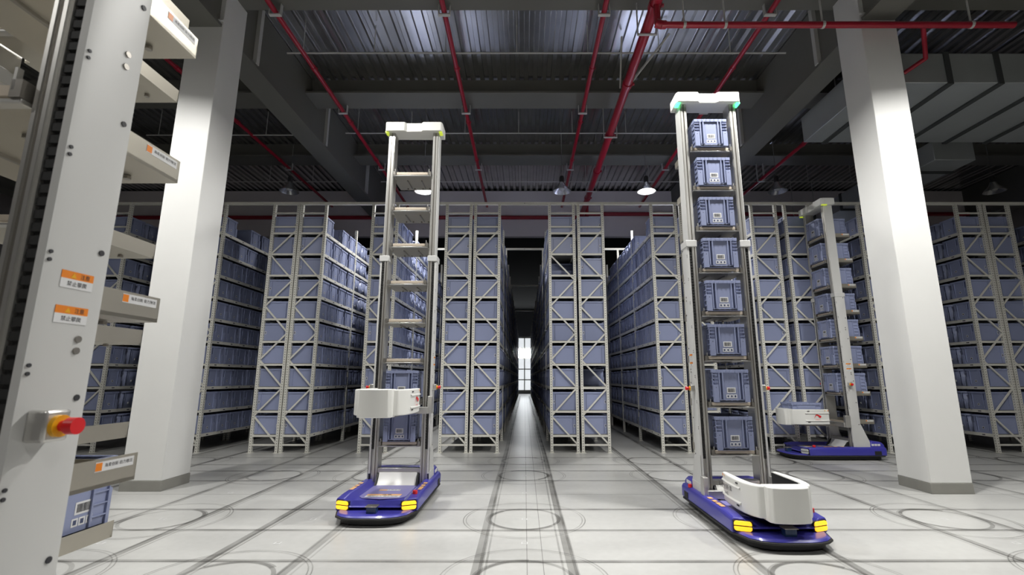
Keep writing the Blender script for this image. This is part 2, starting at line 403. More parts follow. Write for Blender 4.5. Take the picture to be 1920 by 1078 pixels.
CRATE_LO = [lo_crate(1).mesh('storage_crate', False), lo_crate(-1).mesh('storage_crate', False)]
CRATE_HI = crate_body(True).mesh('storage_crate', False)
_b = MB(); barcode_label(_b, -1); CR_LABEL = _b.mesh('barcode_label', False)
_b = MB(); pictograms(_b, -1); CR_PICTO = _b.mesh('pictogram_labels', False)
def hi_crate(loc, rz, label, group=None, side_label=False):
    e = empty('storage_crate', loc, rz); tag(e, label, 'crate', group)
    obj('body', CRATE_HI, e, bevel=0.0015, seg=1)
    if not side_label:
        obj('barcode_label', CR_LABEL, e); obj('pictogram_labels', CR_PICTO, e)
    else:   # labels sit on the long side
        for me in (CR_LABEL, CR_PICTO): obj(me.name.split('.')[0], me, e, (-(CL-CW)/2, 0.13, 0), PI/2)
    return e

# ------------------------------------------------------------------ racks
RY, BAY, RD = 9.83, 1.86, 0.52
PX = 0.010544
def Xp(u): return (u - U0)*PX
LV = [0.354 + 0.4655*k for k in range(10)]
ORD = ['lowest', 'second', 'third', 'fourth', 'fifth', 'sixth', 'seventh', 'eighth', 'ninth', 'top']
# name of the rack for labels, px of its two posts, bays, aisle side that shows (1 = faces +x)
RACKS = [
    ('rack at far left behind the robots', 123, 172, 6, 1),
    ('rack hidden behind the left pillar', 262, 311, 6, 1),
    ('rack beside the left pillar', 319, 368, 6, 1),
    ('left rack of the leftmost clear pair', 469, 518, 8, 1),
    ('brightly lit rack of the left pair', 526, 575, 8, 1),
    ('single rack behind the left robot', 673, 722, 9, 1),
    ('rack just right of the left robot', 824.5, 873.5, 17, 1),
    ('rack lining the central aisle on its left', 883, 932, 17, 1),
    ('rack lining the central aisle on its right', 1035, 1084, 17, -1),
    ('second rack right of the central aisle', 1094, 1143, 17, -1),
    ('rack left of the loaded robot', 1244, 1293, 9, -1),
    ('rack right behind the loaded robot', 1304, 1353, 9, -1),
    ('rack between loaded robot and side-on robot', 1450, 1499, 8, -1),
    ('dark rack left of the side-on robot', 1519, 1568, 8, -1),
    ('rack left of the right pillar', 1671, 1720, 7, -1),
    ('rack hidden behind the right pillar', 1730, 1779, 7, -1),
    ('rack right of the right pillar', 1873, 1922, 7, -1),
    ('last rack at the right edge', 1931, 1980, 7, -1),
    ('bright lit rack beyond the right edge', 2075, 2124, 6, -1),
]
H = RD/2
def mk(f): b = MB(); f(b); return b.mesh('p', False)
M_POST = MB().box(-0.028, -0.03, 0, 0.028, 0.03, 5.16, 'upright').box(-0.05, -0.05, 0, 0.05, 0.05, 0.006, 'rack').mesh('post', False)
M_BR = [MB().bar((H, 0, 0), (-H, 0, 0.556), 0.03, 0.022, 'rack').mesh('brace', False), MB().bar((-H, 0, 0), (H, 0, 0.556), 0.03, 0.022, 'rack').mesh('brace', False)]
M_TIE = MB().box(-H, -0.014, -0.016, H, 0.014, 0.016, 'rack').mesh('cross_tie', False)
M_END = MB().box(-H+0.028, -0.02, -0.05, H-0.028, 0.02, -0.012, 'rack').mesh('end_bar', False)
def _beam(b):
    b.box(-0.018, 0.03, -0.06, 0.018, BAY-0.03, 0.0, 'rack')
    for i in range(4):
        y = BAY*(i+0.5)/4; b.box(-0.0195, y-0.045, -0.045, 0.0195, y+0.045, -0.018, 'label_white'); b.box(-0.0200, y-0.035, -0.04, 0.0200, y+0.035, -0.022, 'ink')
M_BEAM = mk(_beam)
M_SHELF = MB().box(-H+0.02, 0.03, -0.012, H-0.02, BAY-0.03, 0.0, 'shelf').mesh('shelf_board', False)
NODES = [0.15 + 0.556*k for k in range(9)]
SLOT = BAY/4
crng = random.Random(11)
EMPTY = {(8, 7, 0), (9, 2, 0), (3, 9, 2), (4, 9, 1), (2, 9, 1), (5, 9, 3), (10, 9, 2)}
lo_v = np.array([v.co[:] for v in CRATE_LO[0].vertices]); rest = []   # crates joined as stuff
n_single = 0
SINGLES = {2: 4, 4: 4, 5: 3, 10: 4}      # racks whose first bay shows more than its end crate
for ri, (desc, pl, prr, nb, face) in enumerate(RACKS):
    cx = (Xp(pl)+Xp(prr))/2
    e = empty('storage_rack', (cx, RY, 0)); tag(e, 'grey steel ' + desc, 'rack', 'steel storage racks')
    for fy in (0, BAY):
        for s in (-1, 1): obj('post', M_POST, e, (s*H, fy, 0))
    for k in range(8): obj('brace', M_BR[k % 2], e, (0, 0, NODES[k]))
    for z in (0.15, 4.66, 4.97): obj('cross_tie', M_TIE, e, (0, 0, z))
    for k, z in enumerate(LV):
        obj('end_bar', M_END, e, (0, 0, z+0.0))
        for s in (-1, 1): obj('shelf_beam', M_BEAM, e, (s*H, 0, z))
        obj('shelf_board', M_SHELF, e, (0, 0, z))
    far = MB()
    for bnum in range(1, nb):
        y0 = BAY*bnum
        for z in LV:
            far.box(-H-0.018, y0+0.03, z-0.06, -H+0.018, y0+BAY-0.03, z, 'rack'); far.box(H-0.018, y0+0.03, z-0.06, H+0.018, y0+BAY-0.03, z, 'rack')
            far.box(-H+0.02, y0+0.03, z-0.012, H-0.02, y0+BAY-0.03, z, 'shelf')
        for s in (-1, 1): far.box(s*H-0.028, y0+BAY-0.03, 0, s*H+0.028, y0+BAY+0.03, 5.16, 'rack')
        for k in range(8):
            a, c = (H, -H) if k % 2 == 0 else (-H, H); far.bar((a, y0+BAY, NODES[k]), (c, y0+BAY, NODES[k+1]), 0.03, 0.022, 'rack')
    stuff(obj('far_bays', far.mesh('far_bays', False), e))
    for bnum in range(nb):
        for k, z in enumerate(LV):
            for sl in range(4):
                pos = bnum*4 + sl
                if (ri, k, pos) in EMPTY: continue
                if k == 9 and pos > 0 and crng.random() < 0.22: continue
                if pos > 3 and crng.random() < 0.02: continue
                y = RY + BAY*bnum + SLOT*(sl+0.5) + crng.uniform(-0.012, 0.012) - (0.0 if pos else 0.012)
                x = cx + crng.uniform(-0.012, 0.012)
                if pos < SINGLES.get(ri, 1):
                    where = ('at the near end' if pos == 0 else ['', 'second from the near end', 'third from the near end', 'fourth from the near end'][pos])
                    o = obj('storage_crate', CRATE_LO[crng.random() < 0.5], None, (x, y, z+0.001), PI/2 + (PI if crng.random() < 0.5 else 0))
                    tag(o, f'{ORD[k]} shelf crate {where}, {desc}', 'crate', 'crates stored in the racks'); n_single += 1
                else:
                    rest.append((x, y, z+0.001))
print('single rack crates', n_single, 'joined', len(rest))
# far crates: body box, rim and end ribs of each, all in one mesh
fb = MB(); a, b = CW/2-0.012, CL/2-0.012
fb.box(-b, -a, 0, b, a, CH-0.03, 'crate'); fb.box(-CL/2, -CW/2, CH-0.035, CL/2, CW/2, CH, 'crate')
for s in (-1, 1):
    for y in (-0.165, 0.165): fb.box(min(s*b, s*CL/2), y-0.024, 0.0, max(s*b, s*CL/2), y+0.024, 0.19, 'crate')
    for y in (-0.115, 0.115): fb.box(min(s*b, s*(CL/2-0.001)), y-0.006, 0.02, max(s*b, s*(CL/2-0.001)), y+0.006, CH-0.035, 'crate')
    for y in (-0.132, 0.132): fb.box(min(s*b, s*(b+0.001)), y-0.012, 0.19, max(s*b, s*(b+0.001)), y+0.012, CH-0.035, 'groove_shade_print')
    fb.box(min(s*b, s*(b+0.002)), -0.022, 0.085, max(s*b, s*(b+0.002)), 0.022, 0.125, 'label_white')
V = np.array(fb.v); Fq = np.array(fb.f); nv = len(V); P = np.array(rest); N = len(P)
vv = (V[None] + P[:, None]).reshape(-1, 3); ff = (Fq[None] + (np.arange(N)*nv)[:, None, None]).reshape(-1, 4); mm = np.tile(np.array(fb.m), N)
me = bpy.data.meshes.new('far_crates'); me.vertices.add(len(vv)); me.vertices.foreach_set('co', vv.ravel())
me.loops.add(ff.size); me.loops.foreach_set('vertex_index', ff.ravel()); me.polygons.add(len(ff))
me.polygons.foreach_set('loop_start', np.arange(len(ff))*4); me.polygons.foreach_set('material_index', mm)
for n in fb.names: me.materials.append(MATS[n])
me.update(calc_edges=True)
o = stuff(obj('far_crates', me)); o['label'] = 'blue-grey plastic crates filling the rack bays deeper down the aisles'; o['category'] = 'crates'

# tie beams over the rack tops, spacers between the backs
def tie(y, label):
    o = obj('tie_beam', MB().box(Xp(60), -0.03, 0, Xp(2130), 0.03, 0.055, 'upright').mesh('tie_beam', False), None, (0, y, 5.16)); tag(o, label, 'beam', 'tie beams over the racks')
tie(RY, 'long pale steel tie beam joining the front tops of all racks')
for n, k in zip(('second', 'third', 'fourth'), (2, 5, 9)): tie(RY+BAY*k, f'{n} pale steel tie beam back, crossing above the central aisle')

# ------------------------------------------------------------------ overhead services
def pipe(x, z, r, y0, y1, label, clamps=True, couplings=()):
    e = empty('sprinkler_pipe', (x, y0, z)); tag(e, label, 'pipe', 'red sprinkler pipes')
    obj('pipe_run', MB().cyl((0, 0, 0), (0, y1-y0, 0), r, 'red_pipe', 16), e)
    cm = MB().cyl((0, -0.05, 0), (0, 0.05, 0), r*1.22, 'red_pipe', 16).cyl((r*1.1, 0, 0), (r*1.55, 0, 0), r*0.35, 'red_pipe', 8)
    y = y0 + 1.4
    while y < min(y1, 20): obj('coupling', cm, e, (0, y-y0, 0)); y += 2.0
    if clamps:
        d = 7.6 - z
        cl = MB().box(-0.10, -0.03, -r-0.02, 0.10, 0.03, -r, 'conduit').box(-0.10, -0.03, -r-0.02, -0.085, 0.03, d, 'conduit').box(0.085, -0.03, -r-0.02, 0.10, 0.03, d, 'conduit').mesh('pipe_clamp', False)
        for by in BEAM_Y:
            if y0 < by-0.31 < min(y1, 20): obj('pipe_clamp', cl, e, (0, by-0.12-y0, 0))
    return e
pipe(-6.86, 7.46, 0.042, 3, 16.08, 'thin red sprinkler pipe left of the left girder')
pipe(-4.16, 7.46, 0.045, 3, 16.08, 'red sprinkler pipe just right of the left girder')
pipe(-1.34, 7.46, 0.045, 3, 16.08, 'thin red sprinkler pipe above the left robot side of the aisle')
pipe(1.33, 7.46, 0.045, 3, 16.08, 'thin red sprinkler pipe just left of the thick main')
pipe(4.10, 7.46, 0.045, 3, 16.08, 'red sprinkler pipe passing behind the loaded robot head')
pipe(6.85, 7.10, 0.045, 9.4, 16.08, 'red sprinkler pipe right of the right girder')
e = pipe(2.02, 7.12, 0.085, 3, 16.08, 'thick red main pipe right of centre', clamps=False)
ub = MB().box(-0.16, -0.02, -0.12, 0.16, 0.02, -0.10, 'conduit').box(-0.16, -0.02, -0.12, -0.145, 0.02, 0.9, 'conduit').box(0.145, -0.02, -0.12, 0.16, 0.02, 0.9, 'conduit').mesh('pipe_hanger', False)
for y in (6.9, 10.3, 13.6): obj('pipe_hanger', ub, e, (0, y-3, 0))
obj('sway_brace', MB().cyl((0.05, 5.7, 0.1), (0.75, 5.0, 0.8), 0.022, 'conduit', 8), e)
obj('sway_brace', MB().cyl((-0.08, 5.7, 0.1), (-0.12, 5.2, 0.9), 0.018, 'conduit', 8), e)
e = empty('sprinkler_pipe', (2.02, 6.32, 6.71)); tag(e, 'bright red branch pipe running right across the right pillar', 'pipe', 'red sprinkler pipes')
obj('pipe_run', MB().cyl((0.05, 0, 0), (5.4, 0, 0), 0.048, 'red_pipe', 16), e)
obj('elbow', MB().cyl((0, 0, 0.36), (0, 0, 0.02), 0.05, 'red_pipe', 12).cyl((-0.03, 0, 0.03), (0.06, 0, 0.0), 0.064, 'red_pipe', 12).cyl((0.05, 0, 0), (0.12, 0, 0), 0.064, 'red_pipe', 12), e)
hg = MB().cyl((0, 0, 0.04), (0, 0, 0.9), 0.014, 'conduit', 8).cyl((-0.02, 0, 0), (0.02, 0, 0), 0.056, 'conduit', 12).mesh('pipe_hanger', False)
for x in (0.40, 1.02, 2.5, 4.75): obj('pipe_hanger', hg, e, (x, 0, 0))
obj('drop', MB().cyl((4.02, 0, 0), (4.52, 0.58, -0.14), 0.034, 'red_pipe', 12).cyl((4.52, 0.58, -0.14), (4.30, 0.78, -0.27), 0.034, 'red_pipe', 12), e)
e = empty('sprinkler_pipe', (-16, 16.0, 6.70)); tag(e, 'red pipe crossing low along the pale wall above the racks', 'pipe', 'red sprinkler pipes')
obj('pipe_run', MB().cyl((0, 0, 0.32), (18.2, 0, 0.32), 0.07, 'red_pipe', 12).cyl((18.2, 0, 0.45), (32, 0, 0.45), 0.07, 'red_pipe', 12).cyl((18.2, 0, 0.32), (18.2, 0, 0.9), 0.07, 'red_pipe', 12), e)

def conduit(y, z, x0, x1, label):
    e = empty('conduit', ((x0+x1)/2, y, z)); tag(e, label, 'conduit', 'thin ceiling conduits'); L = (x1-x0)/2
    obj('rod', MB().cyl((-L, 0, 0), (L, 0, 0), 0.016, 'conduit', 8), e)
    hm = MB().cyl((0, 0, 0), (0, 0, ZC-z), 0.008, 'conduit', 6).mesh('hanger', False)
    x = -L+0.3
    while x < L: obj('hanger', hm, e, (x, 0, 0)); x += 1.35
conduit(8.0, 7.5, -4.5, 4.95, 'thin white conduit under the nearest bright ceiling deck')
conduit(11.0, 7.5, -4.5, 4.95, 'thin white conduit crossing behind the left robot head')
conduit(14.0, 7.5, -4.5, 4.95, 'thin white conduit just above the racks in the middle')
conduit(11.0, 7.45, -9.5, -5.4, 'thin white conduit left of the left girder')
conduit(14.0, 7.5, 5.9, 11, 'thin white conduit right of the right girder')
conduit(14.0, 7.5, -11, -5.4, 'thin white conduit far left above the racks')

# ducts on the right
def duct(name, x0, y0, z0, x1, y1, z1, straps, axis, label):
    e = empty(name, ((x0+x1)/2, (y0+y1)/2, z0)); tag(e, label, 'duct'); a, b, h = (x1-x0)/2, (y1-y0)/2, z1-z0
    obj('body', MB().box(-a, -b, 0, a, b, h, 'duct'), e, bevel=0.01)
    for sx in (-1, 1):
        for sy in (-1, 1): obj('hanger_rod', MB().cyl((sx*a*0.8, sy*b*0.8, h), (sx*a*0.8, sy*b*0.8, ZC-z0+0.04), 0.012, 'conduit', 6), e)
    for k in range(straps):
        t = -1 + 2*(k+0.5)/straps
        m = MB()
        if axis == 'x': m.box(t*a-0.045, -b-0.02, -0.03, t*a+0.045, b+0.02, h+0.02, 'strap')
        else: m.box(-a-0.02, t*b-0.045, -0.03, a+0.02, t*b+0.045, h+0.02, 'strap')
        obj('strap', m, e)
duct('air_duct', 5.85, 7.15, 6.3, 12.6, 9.2, 6.85, 8, 'x', 'wide galvanised air duct with dark straps behind the right pillar')
duct('air_duct', 9.0, 9.7, 6.15, 9.9, 15.9, 6.6, 5, 'y', 'narrower grey air duct running back beyond the wide duct')

# pendant lamps
SH = MB().lathe([(0.05, 0.26), (0.07, 0.24), (0.10, 0.16), (0.20, 0.06), (0.235, 0.0), (0.228, 0.0), (0.19, 0.055), (0.09, 0.15), (0.0, 0.16)], 'lamp_metal', 28).mesh('shade')
CP = MB().lathe([(0.0, 0.42), (0.045, 0.42), (0.06, 0.38), (0.06, 0.26), (0.0, 0.25)], 'lamp_black', 16).mesh('ballast_cap')
BON = MB().lathe([(0.0, -0.045), (0.10, -0.035), (0.17, 0.015), (0.10, 0.10), (0.0, 0.12)], 'bulb_on', 16).mesh('bulb')
BOF = MB().lathe([(0.0, 0.02), (0.06, 0.04), (0.08, 0.08), (0.05, 0.13), (0.0, 0.14)], 'bulb_off', 16).mesh('bulb')
CO = MB().cyl((0, 0, 0.42), (0, 0, ZC-LAMP_Z), 0.007, 'lamp_metal', 6).mesh('cord')
LNAMES = ['unlit pendant lamp hanging at far left above the racks', 'lit pendant lamp seen through the left robot mast', 'unlit pendant lamp above the central aisle',
          'brightly lit pendant lamp right of the thick red main', 'unlit pendant lamp between the loaded and side-on robots', 'unlit pendant lamp right of the right pillar',
          'lit lamp overhead at the left beside the left pillar', 'lit lamp overhead left of the central aisle', 'lit lamp overhead straight above the central aisle', 'lit lamp overhead right of the central aisle',
          'lit lamp overhead at the right beside the right pillar', 'added unseen lamp behind the viewer at left', 'added unseen lamp behind the viewer at centre', 'added unseen lamp behind the viewer at right',
          'lit lamp deep in the right aisle']
for (x, y, pw), lb in zip(LAMPS, LNAMES):
    e = empty('pendant_lamp', (x, y, LAMP_Z)); tag(e, lb, 'lamp', 'pendant high-bay lamps')
    obj('shade', SH, e); obj('ballast_cap', CP, e); obj('cord', CO, e); obj('bulb', BON if pw else BOF, e)
    if pw:
        ld = bpy.data.lights.new('lamp_light', 'AREA'); ld.shape = 'DISK'; ld.size = 0.34; ld.energy = pw; ld.color = (1.0, 0.985, 0.95); ld.spread = math.radians(158)
        lo = bpy.data.objects.new('lamp_light', ld); COL.objects.link(lo); lo.parent = e; lo.location = (0, 0, -0.05)

# ------------------------------------------------------------------ robots (local +x = forward, origin under the mast)
TRAY_Z = [0.68 + 0.51*k for k in range(8)]
def base_outline(x0, hw, xf, xc, n=12):
    """plan outline: straight sides at y=+-hw from x0 to xf, bowed front reaching xc"""
    pts = [(x0+0.05, -hw), (x0, -hw+0.06), (x0, hw-0.06), (x0+0.05, hw)][::-1]
    pts = [(x0+0.05, hw), (x0, hw-0.06), (x0, -hw+0.06), (x0+0.05, -hw)]
    for i in range(n+1):
        t = -1 + 2*i/n; pts.append((xf + (xc-xf)*math.sqrt(max(0, 1-abs(t)**3.2)), t*hw))
    return pts
RM = {}
def part(key, f, smooth=True):
    if key not in RM:
        b = MB(); f(b); RM[key] = b.mesh(key.split('|')[0], smooth)
    return RM[key]
def body_sections(b):
    def ring(xf):
        prof = [(-0.432, 0.085), (-0.432, 0.195), (-0.415, 0.228), (-0.33, 0.235), (-0.29, 0.20), (-0.26, 0.178), (0.26, 0.178), (0.29, 0.20), (0.33, 0.235), (0.415, 0.228), (0.432, 0.195), (0.432, 0.085)]
        return [(xf(y), y, z) for y, z in prof]
    rings = [ring(lambda y: -0.46), ring(lambda y: -0.2), ring(lambda y: 0.5), ring(lambda y: 0.80 - 0.05*(abs(y)/0.45)**2)]
    last = [(1.03-0.12*(abs(y)/0.45)**2, y, z if z < 0.1 else min(z, 0.215) - (0.03 if abs(y) < 0.3 else 0.0)) for _, y, z in ring(lambda y: 0)]
    b.loft(rings + [last], 'blue')
def foot(b):
    for s in (-1, 1): b.add([(0.075, s*0.362, 0.2), (-0.20, s*0.362, 0.2), (-0.085, s*0.362, 0.62), (0.075, s*0.362, 0.62), (0.075, s*0.372, 0.2), (-0.20, s*0.372, 0.2), (-0.085, s*0.372, 0.62), (0.075, s*0.372, 0.62)],
                            [(0,1,2,3), (7,6,5,4), (0,4,5,1), (1,5,6,2), (2,6,7,3), (3,7,4,0)], 'cover')
def post(b, s, z0, z1, hx, y0, y1, yin=None):
    ya, yb = sorted((s*y0, s*y1)); b.box(-hx, ya, z0, hx - (0.03 if yin else 0), yb, z1, 'alu')
    if yin:
        ya, yb = sorted((s*y0, s*yin)); b.box(hx-0.03, ya, z0, hx, yb, z1, 'alu')
    yc = (ya+yb)/2
    b.box(hx, ya+0.008, z0, hx+0.008, yc-0.008, z1, 'alu'); b.box(hx, yc+0.008, z0, hx+0.008, yb-0.008, z1, 'alu')
    b.box(hx, yc-0.008, z0, hx+0.001, yc+0.008, z1, 'alu_dark')
def chain(b, s):
    y0, y1 = sorted((s*0.319, s*0.347)); z = 0.62
    b.box(0.054, y0+0.003, 0.60, 0.078, y1-0.003, 2.96, 'rubber')
    while z < 2.94: b.box(0.054, y0, z, 0.084, y1, z+0.022, 'rubber'); z += 0.034
    b.cyl((0.066, y0, 0.60), (0.066, y1, 0.60), 0.017, 'rubber', 10)
def tray(b):
    b.box(-0.41, -0.285, -0.062, -0.09, 0.285, -0.05, 'tray_steel'); b.box(-0.09, -0.25, -0.062, 0.08, 0.25, -0.05, 'tray_steel')
    for s in (-1, 1):
        ya, yb = sorted((s*0.282, s*0.285)); b.box(-0.41, ya, -0.062, -0.09, yb, 0.022, 'tray_steel')
        b.bar((-0.33, s*0.10, -0.068), (-0.05, s*0.10, -0.068), 0.014, 0.012, 'alu_dark', up=(0, 0, 1))
        b.cyl((-0.34, s*0.06, -0.064), (-0.34, s*0.06, -0.076), 0.012, 'alu_dark', 8); b.cyl((-0.34, s*0.16, -0.064), (-0.34, s*0.16, -0.076), 0.012, 'alu_dark', 8)
    b.box(-0.41, -0.285, -0.062, -0.407, 0.285, 0.0, 'tray_steel')
    for y in (-0.08, 0.08): b.box(-0.37, y-0.012, -0.0495, 0.07, y+0.012, -0.002, 'alu_dark')
def fork_half(s):
    """one arm of the white U-shaped fork shell"""
    outer = [(-0.36, 0.275), (-0.2, 0.300), (0.0, 0.308), (0.14, 0.298), (0.24, 0.270), (0.30, 0.232), (0.32, 0.165)]
    inner = [(-0.36, 0.235), (-0.2, 0.235), (0.0, 0.235), (0.14, 0.225), (0.20, 0.205), (0.24, 0.17), (0.25, 0.165)]
    pts = [(x, s*y) for x, y in outer] + [(x, s*y) for x, y in reversed(inner)]
    return pts if s < 0 else pts[::-1]
HALF = [fork_half(-1), fork_half(1)]
def swoosh(b, M4):
    pts = [(-0.5, -0.32), (-0.36, 0.05), (-0.22, 0.26), (-0.02, 0.30), (0.2, 0.22), (0.5, 0.10), (0.52, -0.02), (0.42, -0.16), (0.26, -0.14), (0.05, 0.10), (-0.14, 0.18), (-0.28, 0.06)]
    b.add([tuple(M4 @ Vector((x, y, 0))) for x, y in pts], [(0, 1, 11), (1, 2, 10, 11), (2, 3, 9, 10), (3, 4, 9), (4, 8, 9), (4, 5, 6, 7, 8)], 'red')

def robot(label, loc, rz, fork_z, fork_yaw, led, lights_on, crest, tray_sticker_side=1, tray_stretch=1.0):
    e = empty('warehouse_robot', loc, rz); tag(e, label, 'robot', 'tall tote-handling robots')
    P = lambda name, key, f, **k: obj(name, part(key, f), e, **k)
    # --- base
    P('skirt', 'skirt', lambda b: b.prism(base_outline(-0.42, 0.385, 0.84, 1.16), 0.015, 0.075, 'rubber'))
    P('bumper_strip', 'bumper_strip', lambda b: b.prism(base_outline(-0.47, 0.437, 0.86, 1.22), 0.066, 0.086, 'rubber'), bevel=0.006)
    P('bumper', 'bumper', lambda b: b.prism(base_outline(0.50, 0.430, 0.85, 1.21), 0.086, 0.108, 'blue', 0.03), bevel=0.008)
    P('body', 'base_body', body_sections, bevel=0.012, seg=3)
    P('rear_cover', 'rear_cover', lambda b: b.loft([[(-0.465, -0.40, 0.15), (-0.465, 0.40, 0.15), (-0.20, 0.40, 0.15), (-0.20, -0.40, 0.15)],
                                                    [(-0.46, -0.39, 0.27), (-0.46, 0.39, 0.27), (-0.22, 0.39, 0.31), (-0.22, -0.39, 0.31)],
                                                    [(-0.42, -0.36, 0.315), (-0.42, 0.36, 0.315), (-0.24, 0.36, 0.335), (-0.24, -0.36, 0.335)]], 'blue'), bevel=0.02, seg=3)
    for s in (-1, 1): P('side_vent', 'side_vent|%d' % s, lambda b: b.box(-0.36, s*0.424-0.013, 0.10, -0.24, s*0.424+0.013, 0.165, 'rubber'))
    P('deck_cover', 'deck_cover', lambda b: b.prism([(-0.1, -0.255), (0.72, -0.255), (0.80, -0.20), (0.84, 0), (0.80, 0.20), (0.72, 0.255), (-0.1, 0.255)], 0.178, 0.184, 'blue_light'), bevel=0.003)
    for s in (-1, 1):
        h = obj('headlight', part('headlight|%d' % s, lambda b: b.box(-0.02, -0.082, -0.044, 0.004, 0.082, 0.044, 'rubber')), e, (0.957, s*0.345, 0.152), s*0.37, bevel=0.004)
        lm = 'amber' if lights_on else 'amber_dim'
        for u in (-1, 1):
            def lamp_bar(b):
                pts = [(-0.074, 0.0), (0.074, 0.0)] + [(0.050+0.024*math.cos(t*PI/8), 0.012+0.024*math.sin(t*PI/8)) for t in range(5)] + [(-0.050-0.024*math.sin(t*PI/8), 0.012+0.024*math.cos(t*PI/8)) for t in range(5)]
                if u < 0: pts = [(y, -z) for y, z in pts][::-1]
                b.loft([[(x, y, z) for y, z in pts] for x in (0.0, 0.014)], lm)
            obj('lamp_bar', part('lamp_bar|%s%d' % (lm, u), lamp_bar), h, (0.002, 0, u*0.0055), bevel=0.003)
    sn = P('front_sensor', 'front_sensor', lambda b: b.box(1.04, -0.05, 0.105, 1.115, 0.05, 0.168, 'sensor_blue').box(1.03, -0.06, 0.168, 1.13, 0.06, 0.178, 'alu_dark'), bevel=0.003)
    P('emergency_button', 'base_button', lambda b: b.cyl((0.80, 0.37, 0.225), (0.80, 0.37, 0.262), 0.026, 'red', 14), bevel=0.004)
    P('emergency_button', 'base_button2', lambda b: b.cyl((-0.22, -0.41, 0.225), (-0.22, -0.41, 0.262), 0.022, 'red', 14), bevel=0.004)
    def deck_sticker(b, x0, x1, hw, t):
        if t: b.box(x0, -hw, 0.184, x1, -hw*0.25, 0.1845, 'orange_pale'); b.box(x0, -hw*0.25, 0.184, x1, hw, 0.1845, 'label_white'); b.text('注意安全', frame_M(((x0+x1)/2, hw*0.4, 0.185), (0, 1, 0), (-1, 0, 0), 0.04), 'ink')
        else:
            xm = x0+(x1-x0)*0.5
            b.box(x0, -hw, 0.184, xm, hw, 0.1845, 'orange_pale'); b.box(xm, -hw, 0.184, x1, hw, 0.1845, 'label_white')
            b.text('注意', frame_M(((x0+xm)/2, 0.03, 0.185), (0, 1, 0), (-1, 0, 0), 0.055), 'ink'); b.text('请勿站人 禁止踩踏', frame_M(((xm+x1)/2, 0, 0.185), (0, 1, 0), (-1, 0, 0), 0.04), 'ink')
    P('warning_sticker', 'deck_sticker1', lambda b: deck_sticker(b, 0.62, 0.76, 0.19, 0)); P('warning_sticker', 'deck_sticker2', lambda b: deck_sticker(b, 0.40, 0.46, 0.12, 1))
    for i, x in enumerate((0.30, 0.42, 0.52, 0.60)):
        for s in (-1, 1): obj('rail_sticker', part('rail_sticker|%d' % (i % 2), lambda b: b.box(-0.035, -0.022, 0, 0.035, 0.022, 0.0015, 'orange_pale')), e, (x, s*0.38, 0.2335))
    for s in (-1, 1):
        for i in range(3): P('rear_plate_sticker', 'rear_plate|%d%d' % (s, i), lambda b: b.box(-0.38+i*0.055, s*0.392-0.003, 0.25, -0.335+i*0.055, s*0.392+0.003, 0.285, 'label_white'))
    # --- mast
    for s in (-1, 1):
        P('lower_post', 'lower_post|%d' % s, lambda b: post(b, s, 0.18, 3.02, 0.086, 0.262, 0.350, 0.316))
        P('upper_post', 'upper_post|%d' % s, lambda b: post(b, s, 3.0, 4.86, 0.082, 0.266, 0.345))
        def cover(b):
            ya, yb = sorted((s*0.350, s*0.372)); b.prism([(-0.088, ya), (0.088, ya), (0.088, yb), (0.06, yb + s*0.006), (-0.06, yb + s*0.006), (-0.088, yb)] if s > 0 else
                                                         [(-0.088, yb), (-0.088, ya), (-0.06, ya-0.006), (0.06, ya-0.006), (0.088, ya), (0.088, yb)], 0.3, 3.02, 'cover')
            ya, yb = sorted((s*0.345, s*0.352)); b.box(-0.082, ya, 3.02, 0.082, yb, 4.86, 'cover')
        P('side_cover', 'side_cover|%d' % s, cover)
        def bolts(b):
            for z in [0.62+0.39*i for i in range(7)]:
                b.cyl((-0.055, s*0.370, z), (-0.055, s*0.381, z), 0.008, 'ink', 10)
            for z in (1.52, 1.55, 2.35, 2.39): b.cyl((-0.03, s*0.372, z), (-0.03, s*0.382, z), 0.009, 'alu_dark', 10)
            for z in [0.9+0.28*i for i in range(8)]:
                for dz in (0, 0.02): b.cyl((0.078, s*0.360, z+dz), (0.078, s*0.377, z+dz), 0.005, 'ink', 8)
        stuff(P('bolts', 'bolts|%d' % s, bolts))
        P('cable_chain', 'cable_chain|%d' % s, lambda b: chain(b, s))
        P('sleeve', 'sleeve|%d' % s, lambda b: b.box(-0.10, min(s*0.255, s*0.385), 2.98, 0.10, max(s*0.255, s*0.383), 3.06, 'cover'), bevel=0.006)
        P('foot_gusset', 'foot_gusset|%d' % s, lambda b: b.prism([(-0.21, s*0.375), (0.09, s*0.375), (0.09, s*0.383), (-0.21, s*0.383)] if s > 0 else [(-0.21, s*0.383), (0.09, s*0.383), (0.09, s*0.375), (-0.21, s*0.375)], 0.2, 0.32, 'cover')
          .add([(-0.21, s*0.379, 0.32), (0.09, s*0.379, 0.32), (0.088, s*0.379, 0.62), (-0.09, s*0.379, 0.62)], [(0, 1, 2, 3)], 'cover'))
        eb = P('emergency_stop_box', 'estop|%d' % s, lambda b: b.box(0.0, min(s*0.376, s*0.425), 1.30, 0.065, max(s*0.376, s*0.425), 1.375, 'alu'), bevel=0.007)
        obj('button', part('estop_button|%d' % s, lambda b: b.cyl((0.032, s*0.425, 1.337), (0.032, s*0.436, 1.337), 0.026, 'yellow', 18).cyl((0.032, s*0.436, 1.337), (0.032, s*0.458, 1.337), 0.013, 'red', 14).cyl((0.032, s*0.452, 1.337), (0.032, s*0.474, 1.337), 0.020, 'red', 18)), eb)
